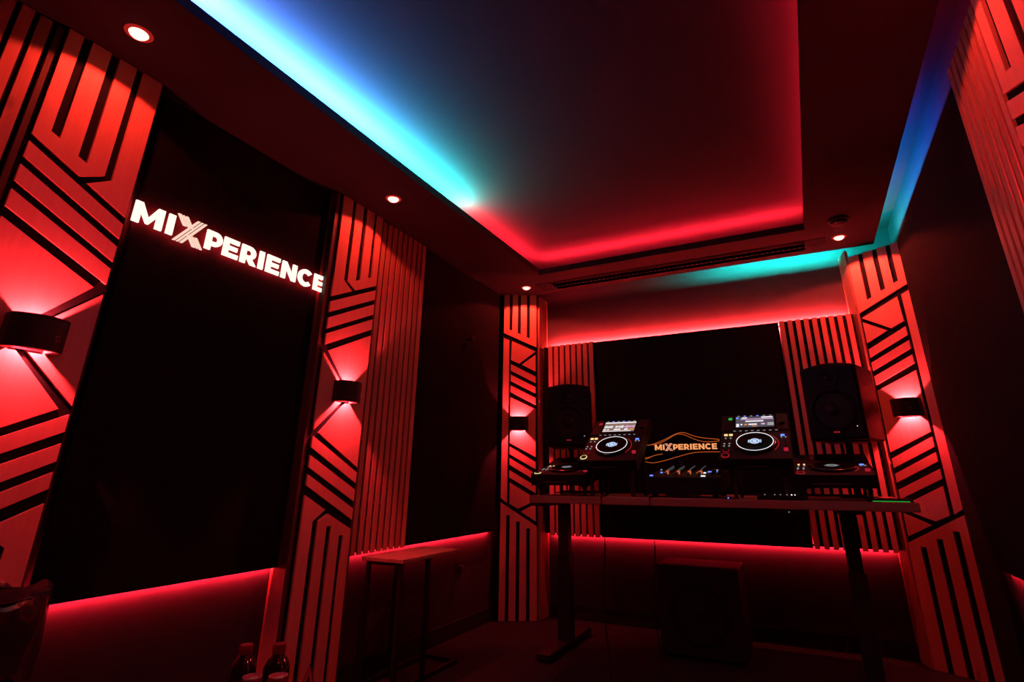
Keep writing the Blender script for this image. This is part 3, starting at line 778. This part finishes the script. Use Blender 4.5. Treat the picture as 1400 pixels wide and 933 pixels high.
line([(75, 312), (200, 308), (300, 280), (450, 222), (620, 138), (700, 126), (760, 134), (870, 188), (1000, 218), (1222, 244)], .0022)
line([(230, 305), (330, 292), (420, 258), (520, 200), (600, 155), (660, 146), (750, 165), (850, 222), (980, 272), (1080, 278), (1222, 268)], .0020)
line([(1222, 244), (1222, 268)])
line([(75, 312), (68, 385)], .0032)
line([(70, 505), (170, 495), (310, 452), (390, 444)], .0022)
line([(66, 500), (72, 538)], .003)
line([(70, 540), (140, 562), (220, 578), (350, 560), (600, 490), (830, 430), (960, 422), (1222, 424)], .0020)
line([(75, 530), (140, 515), (200, 494)], .0018)
a0 = loc2(SP(282, 392)); a1 = loc2(SP(1185, 380))
cap = .0315*sc_
letters(t, a0[0], a0[1]+.003, cap, -.004, .001, M['amber'], M['amber_x'], None, xs=(a1[0]-a0[0])/cap/WORDW)
box('support_post', (-.010, .010, .012, .024, 0, .22), M['blackmetal'], t)
box('support_base', (-.09, .09, -.01, .09, 0, .006), M['blackmetal'], t)

# small effects box, slim tablet and power light on the desk
t = thing('effects_unit', 'small black effects box with white dots at the desk front below the right player', 'effects unit', (-.135, 3.095, DZ+H))
box('body', (-.115, .090, -.035, .028, 0, .022), M['blackplastic'], t, bevel=.003)
for k, (x, y) in enumerate(((-.080, .0), (-.035, .01), (-.01, .05), (.02, .05), (.040, .03), (.042, .01), (.056, .01), (.042, -.012), (.056, -.012))):
    box('pad_light', (x-.0022, x+.0022, y*.35-.003, y*.35+.003, .022, .0265), M['L_white' if k > 3 else 'L_dim'], t)
for x in (-.06, -.02, .075):
    bm = bmesh.new(); bm_lathe(bm, [(.008, .022), (.008, .036), (.001, .036)], (x, .014, 0), 14); obj('knob', bm, M['blackplastic'], t, smooth=True)
t = thing('power_button', 'tiny blue lit power button at the front edge of the desk', 'button', (-.385, 3.062, DZ+H))
box('case', (-.012, .012, -.006, .02, 0, .010), M['blackplastic'], t, bevel=.002)
bm = bmesh.new(); bm_cyl(bm, (0, -.0062, .006), (0, -.0080, .006), .0035, n=14); obj('button', bm, M['L_blue'], t)
t = thing('slim_keyboard', 'flat black device with green lit front edge at the right desk end', 'keyboard', (.315, 3.13, DZ+H))
box('body', (-.090, .082, -.06, .06, 0, .012), M['blackplastic'], t, bevel=.002)
box('edge_light', (-.075, .070, -.0612, -.0600, .002, .005), M['L_green'], t)
for r_ in range(3):
    for k in range(9): box('key', (-.080+k*.0175, -.066+k*.0175, -.045+r_*.03, -.023+r_*.03, .012, .0145), M['gloss'], t)

# ------------------------------------------------------------------ studio monitors
def speaker(label, loc, rz):
    t = thing('studio_speaker', label, 'speaker', loc, (0, 0, rz))
    hw, hh, dp = .150, .430, .30
    bm = bmesh.new()
    n = 10
    pro = [(-hw, 0), (hw, 0), (hw, hh-.020)]+[(hw-2*hw*k/n, hh-.020+.022*math.sin(math.pi*k/n)) for k in range(1, n)]+[(-hw, hh-.020)]
    bm_prism(bm, pro, -dp/2, dp/2); obj('cabinet', bm, M['blackplastic'], t, bevel=.008)
    bm = bmesh.new(); bm_prism(bm, [(u*.93, .012+v*.945) for u, v in pro], -dp/2-.010, -dp/2+.001); obj('baffle', bm, M['blackplastic'], t, bevel=.004)
    y = -dp/2-.010
    bm = bmesh.new(); bm_lathe(bm, [(.118, 0), (.118, -.008), (.108, -.012), (.100, -.006), (.094, .004)], (0, y, .165), 40, 'Y')
    w = obj('woofer', bm, M['rubber'], t, smooth=True)
    bm = bmesh.new(); bm_lathe(bm, [(.094, -.001), (.040, -.0005), (.001, -.0005)], (0, y, .165), 36, 'Y'); obj('cone', bm, M['cone'], w, smooth=True)
    bm = bmesh.new(); bm_lathe(bm, [(.036, -.0005), (.028, -.009), (.012, -.014), (.001, -.015)], (0, y, .165), 28, 'Y'); obj('dust_cap', bm, M['cone'], w, smooth=True)
    bm = bmesh.new(); bm_lathe(bm, [(.060, 0), (.056, -.006), (.030, -.001), (.024, -.001)], (0, y, .345), 32, 'Y'); tw = obj('tweeter', bm, M['blackplastic'], t, smooth=True)
    bm = bmesh.new(); bm_lathe(bm, [(.022, -.001), (.018, -.008), (.008, -.012), (.001, -.013)], (0, y, .345), 24, 'Y'); obj('dome', bm, M['gloss'], tw, smooth=True)
    box('port', (-.07, .07, y-.002, y+.002, .018, .032), M['groove'], t, bevel=.001)
    bm = bmesh.new()
    for k in range(3): bm_box(bm, -.016+k*.0115, -.007+k*.0115, y-.0012, y+.001, .040, .047)
    obj('badge', bm, M['L_redarc'], t)
    bm = bmesh.new(); bm_cyl(bm, (.108, y, .070), (.108, y-.003, .070), .0022, n=10); obj('power_light', bm, M['L_white'], t)
    return t
def speaker_stand(label, x, y):
    t = thing('speaker_stand', label, 'stand', (x, y, DZ+H))
    box('base_plate', (-.09, .09, -.09, .09, 0, .008), M['blackmetal'], t, bevel=.002)
    bm = bmesh.new(); bm_cyl(bm, (0, 0, .007), (0, 0, .293), .020, n=18); obj('pole', bm, M['blackmetal'], t, smooth=True)
    box('top_plate', (-.10, .10, -.10, .10, .292, .300), M['blackmetal'], t, bevel=.002)
speaker('black studio speaker on a pole stand at the left desk end', (-1.50, 3.72, .201+H), math.radians(17))
speaker('black studio speaker on a pole stand by the far right corner', (.225, 3.68, .201+H), math.radians(-20))
speaker_stand('short black pole stand carrying the left speaker', -1.50-.0, 3.72)
speaker_stand('short black pole stand carrying the right speaker', .225, 3.68)

# ------------------------------------------------------------------ subwoofer under the desk
t = thing('subwoofer', 'big black subwoofer box on the floor under the middle of the desk', 'speaker', (-.685, 3.76, 0))
box('cabinet', (-.235, .235, -.15, .17, .020, .484), M['subpaint'], t, bevel=.010)
bm = bmesh.new(); bm_lathe(bm, [(.165, 0), (.165, -.010), (.150, -.016), (.140, -.006), (.130, -.002)], (0, -.15, .24), 40, 'Y'); wf = obj('woofer', bm, M['rubber'], t, smooth=True)
bm = bmesh.new(); bm_lathe(bm, [(.130, -.003), (.05, -.002), (.03, -.012), (.001, -.016)], (0, -.15, .24), 36, 'Y'); obj('cone', bm, M['cone'], wf, smooth=True)
for fx in (-.19, .19):
    for fy in (-.11, .13):
        bm = bmesh.new(); bm_cyl(bm, (fx, fy, 0), (fx, fy, .022), .022, n=14); obj('foot', bm, M['rubber'], t)

# ------------------------------------------------------------------ side table by the left wall
t = thing('side_table', 'slim wooden side table on a thin black frame by the slatted panel', 'table', (-2.025, 2.67, 0))
TH = -.392+H
box('tabletop', (-.135, .135, -.26, .26, TH-.018, TH), M['table_wood'], t, bevel=.002)
for sx in (-1, 1):
    for ly in (-.235, -.005):
        box('leg', (sx*.105-.010, sx*.105+.010, ly-.010, ly+.010, .0, TH-.018), M['blackmetal'], t)
    box('side_rail', (sx*.105-.010, sx*.105+.010, -.235, .310, .0005, .020), M['blackmetal'], t)
for ly in (-.235, .310): box('end_rail', (-.105, .105, ly-.010, ly+.010, .0005, .020), M['blackmetal'], t)
for ly in (-.235, -.005): box('top_rail', (-.105, .105, ly-.009, ly+.009, TH-.034, TH-.0185), M['blackmetal'], t)

# ------------------------------------------------------------------ drinks on the low table in the foreground
DT = -.605
t = thing('coffee_table', 'low dark table below the bottom picture edge carrying bottles and cans', 'table', (-1.32, 1.02, 0))
box('tabletop', (-.27, .27, -.25, .25, DT-.025+H, DT+H), M['desk_wood'], t, bevel=.003)
for sx in (-1, 1):
    for sy in (-1, 1): box('leg', (sx*.24-.015, sx*.24+.015, sy*.22-.015, sy*.22+.015, 0, DT-.025+H), M['blackmetal'], t)
def bottle(label, x, y):
    t = thing('drink_bottle', label, 'bottle', (x, y, DT+H), (0, 0, 0), 'dark drink bottles')
    bm = bmesh.new(); bm_lathe(bm, [(.026, 0), (.033, .006), (.033, .050), (.030, .062), (.032, .080), (.034, .104), (.0325, .126), (.025, .142), (.016, .152), (.0145, .162)], n=28); obj('body', bm, M['cola'], t, smooth=True)
    bm = bmesh.new(); bm_lathe(bm, [(.0163, .156), (.0170, .158), (.0170, .176), (.0155, .178), (.001, .178)], n=28); obj('cap', bm, M['cap'], t, smooth=True)
    bm = bmesh.new(); bm_lathe(bm, [(.0332, .020), (.0336, .022), (.0336, .048), (.0332, .050)], n=28); obj('label_band', bm, M['canprint'], t, smooth=True)
bottle('dark bottle with lighter cap at the bottom edge, left of the pair', -1.430, 1.179)
bottle('dark bottle with lighter cap at the bottom edge, right of the pair', -1.357, 1.225)
def can(label, x, y):
    t = thing('drink_can', label, 'can', (x, y, DT+H), (0, 0, 0), 'slim drink cans')
    bm = bmesh.new(); bm_lathe(bm, [(.021, 0), (.0245, .006), (.0245, .118), (.0225, .128), (.0225, .132)], n=28); obj('body', bm, M['canprint'], t, smooth=True)
    bm = bmesh.new(); bm_lathe(bm, [(.0225, .131), (.0232, .134), (.0215, .1345), (.020, .131), (.001, .131)], n=28); ld = obj('lid', bm, M['alu'], t, smooth=True)
    bm = bmesh.new(); bm_ring(bm, (.006, 0, .1312), .004, .009, .0015, 20); bm_box(bm, -.004, .0, -.004, .004, .1312, .1325); obj('pull_tab', bm, M['alu'], ld)
can('slim drink can with shiny lid in front of the left bottle', -1.325, 1.124)
can('slim drink can with shiny lid in front of the right bottle', -1.273, 1.158)
t = thing('table_card', 'dark folded card with a red triangle beside the cans', 'card', (-1.268, 1.255, DT+H), (0, 0, math.radians(45)))
bm = bmesh.new()
for f in (((-.045, -.03, 0), (.045, -.03, 0), (0, 0, .136)), ((-.045, .03, 0), (.045, .03, 0), (0, 0, .136))):
    a = [bm.verts.new(p) for p in f]; bm.faces.new(a)
    n_ = Vector((0, .0015 if f[0][1] < 0 else -.0015, 0)); b = [bm.verts.new(Vector(p)+n_) for p in f]; bm.faces.new(b[::-1])
    for i in range(3): bm.faces.new((a[i], a[(i+1) % 3], b[(i+1) % 3], b[i]))
obj('card_body', bm, M['card'], t)
def tri(s0, off): return [Vector((0, -.03*(1-z)-.0006-off, 0))+Vector((x, 0, z*.136)) for x, z in ((-.045*s0, .33*(1-s0)), (.045*s0, .33*(1-s0)), (0, .33*(1-s0)+s0))]
bm = bmesh.new(); o1, o2 = tri(.97, 0), tri(.72, 0)
a = [bm.verts.new(p) for p in o1]; b = [bm.verts.new(p) for p in o2]
for i in range(3): bm.faces.new((a[i], a[(i+1) % 3], b[(i+1) % 3], b[i]))
c_ = [bm.verts.new(p) for p in tri(.42, 0)]; bm.faces.new(c_)
obj('red_triangle', bm, M['cardred'], t)

# ------------------------------------------------------------------ waste bin in the lower left corner
t = thing('waste_bin', 'black waste bin with crumpled liner in the lower left corner', 'bin', (-1.87, .715, 0))
bm = bmesh.new(); bm_lathe(bm, [(.115, 0), (.118, .005), (.150, .685), (.153, .695), (.146, .695), (.112, .012), (.001, .012)], n=36); obj('bucket', bm, M['blackplastic'], t, smooth=True)
bm = bmesh.new(); n = 44; rows = []
rnd = random.Random(3)
ph = [rnd.uniform(0, 6.28) for _ in range(6)]
for k, (r, z) in enumerate([(.120, .60), (.140, .685), (.152, .702), (.163, .694), (.166, .640), (.163, .570), (.158, .520)]):
    row = []
    for i in range(n):
        a = 2*math.pi*i/n
        wv = .006*math.sin(5*a+ph[0])+.005*math.sin(9*a+ph[1]+k)+.003*math.sin(15*a+ph[2]+2*k)
        zz = z+(.010*math.sin(3*a+ph[3])+.006*math.sin(7*a+ph[4]))*(1 if k in (2, 3) else .4)+(.020*math.sin(4*a+ph[5])*(k/6) if k > 3 else 0)
        if k in (2, 3): zz += .020*max(0, 1-abs(((a-2.4+math.pi) % (2*math.pi))-math.pi)/.22)
        rr = r+wv*(.4 if k < 2 else 1)
        row.append(bm.verts.new((rr*math.cos(a), rr*math.sin(a), zz)))
    rows.append(row)
for A, B in zip(rows, rows[1:]):
    for i in range(n): bm.faces.new((A[i], A[(i+1) % n], B[(i+1) % n], B[i]))
obj('liner', bm, M['bag'], t, smooth=True)
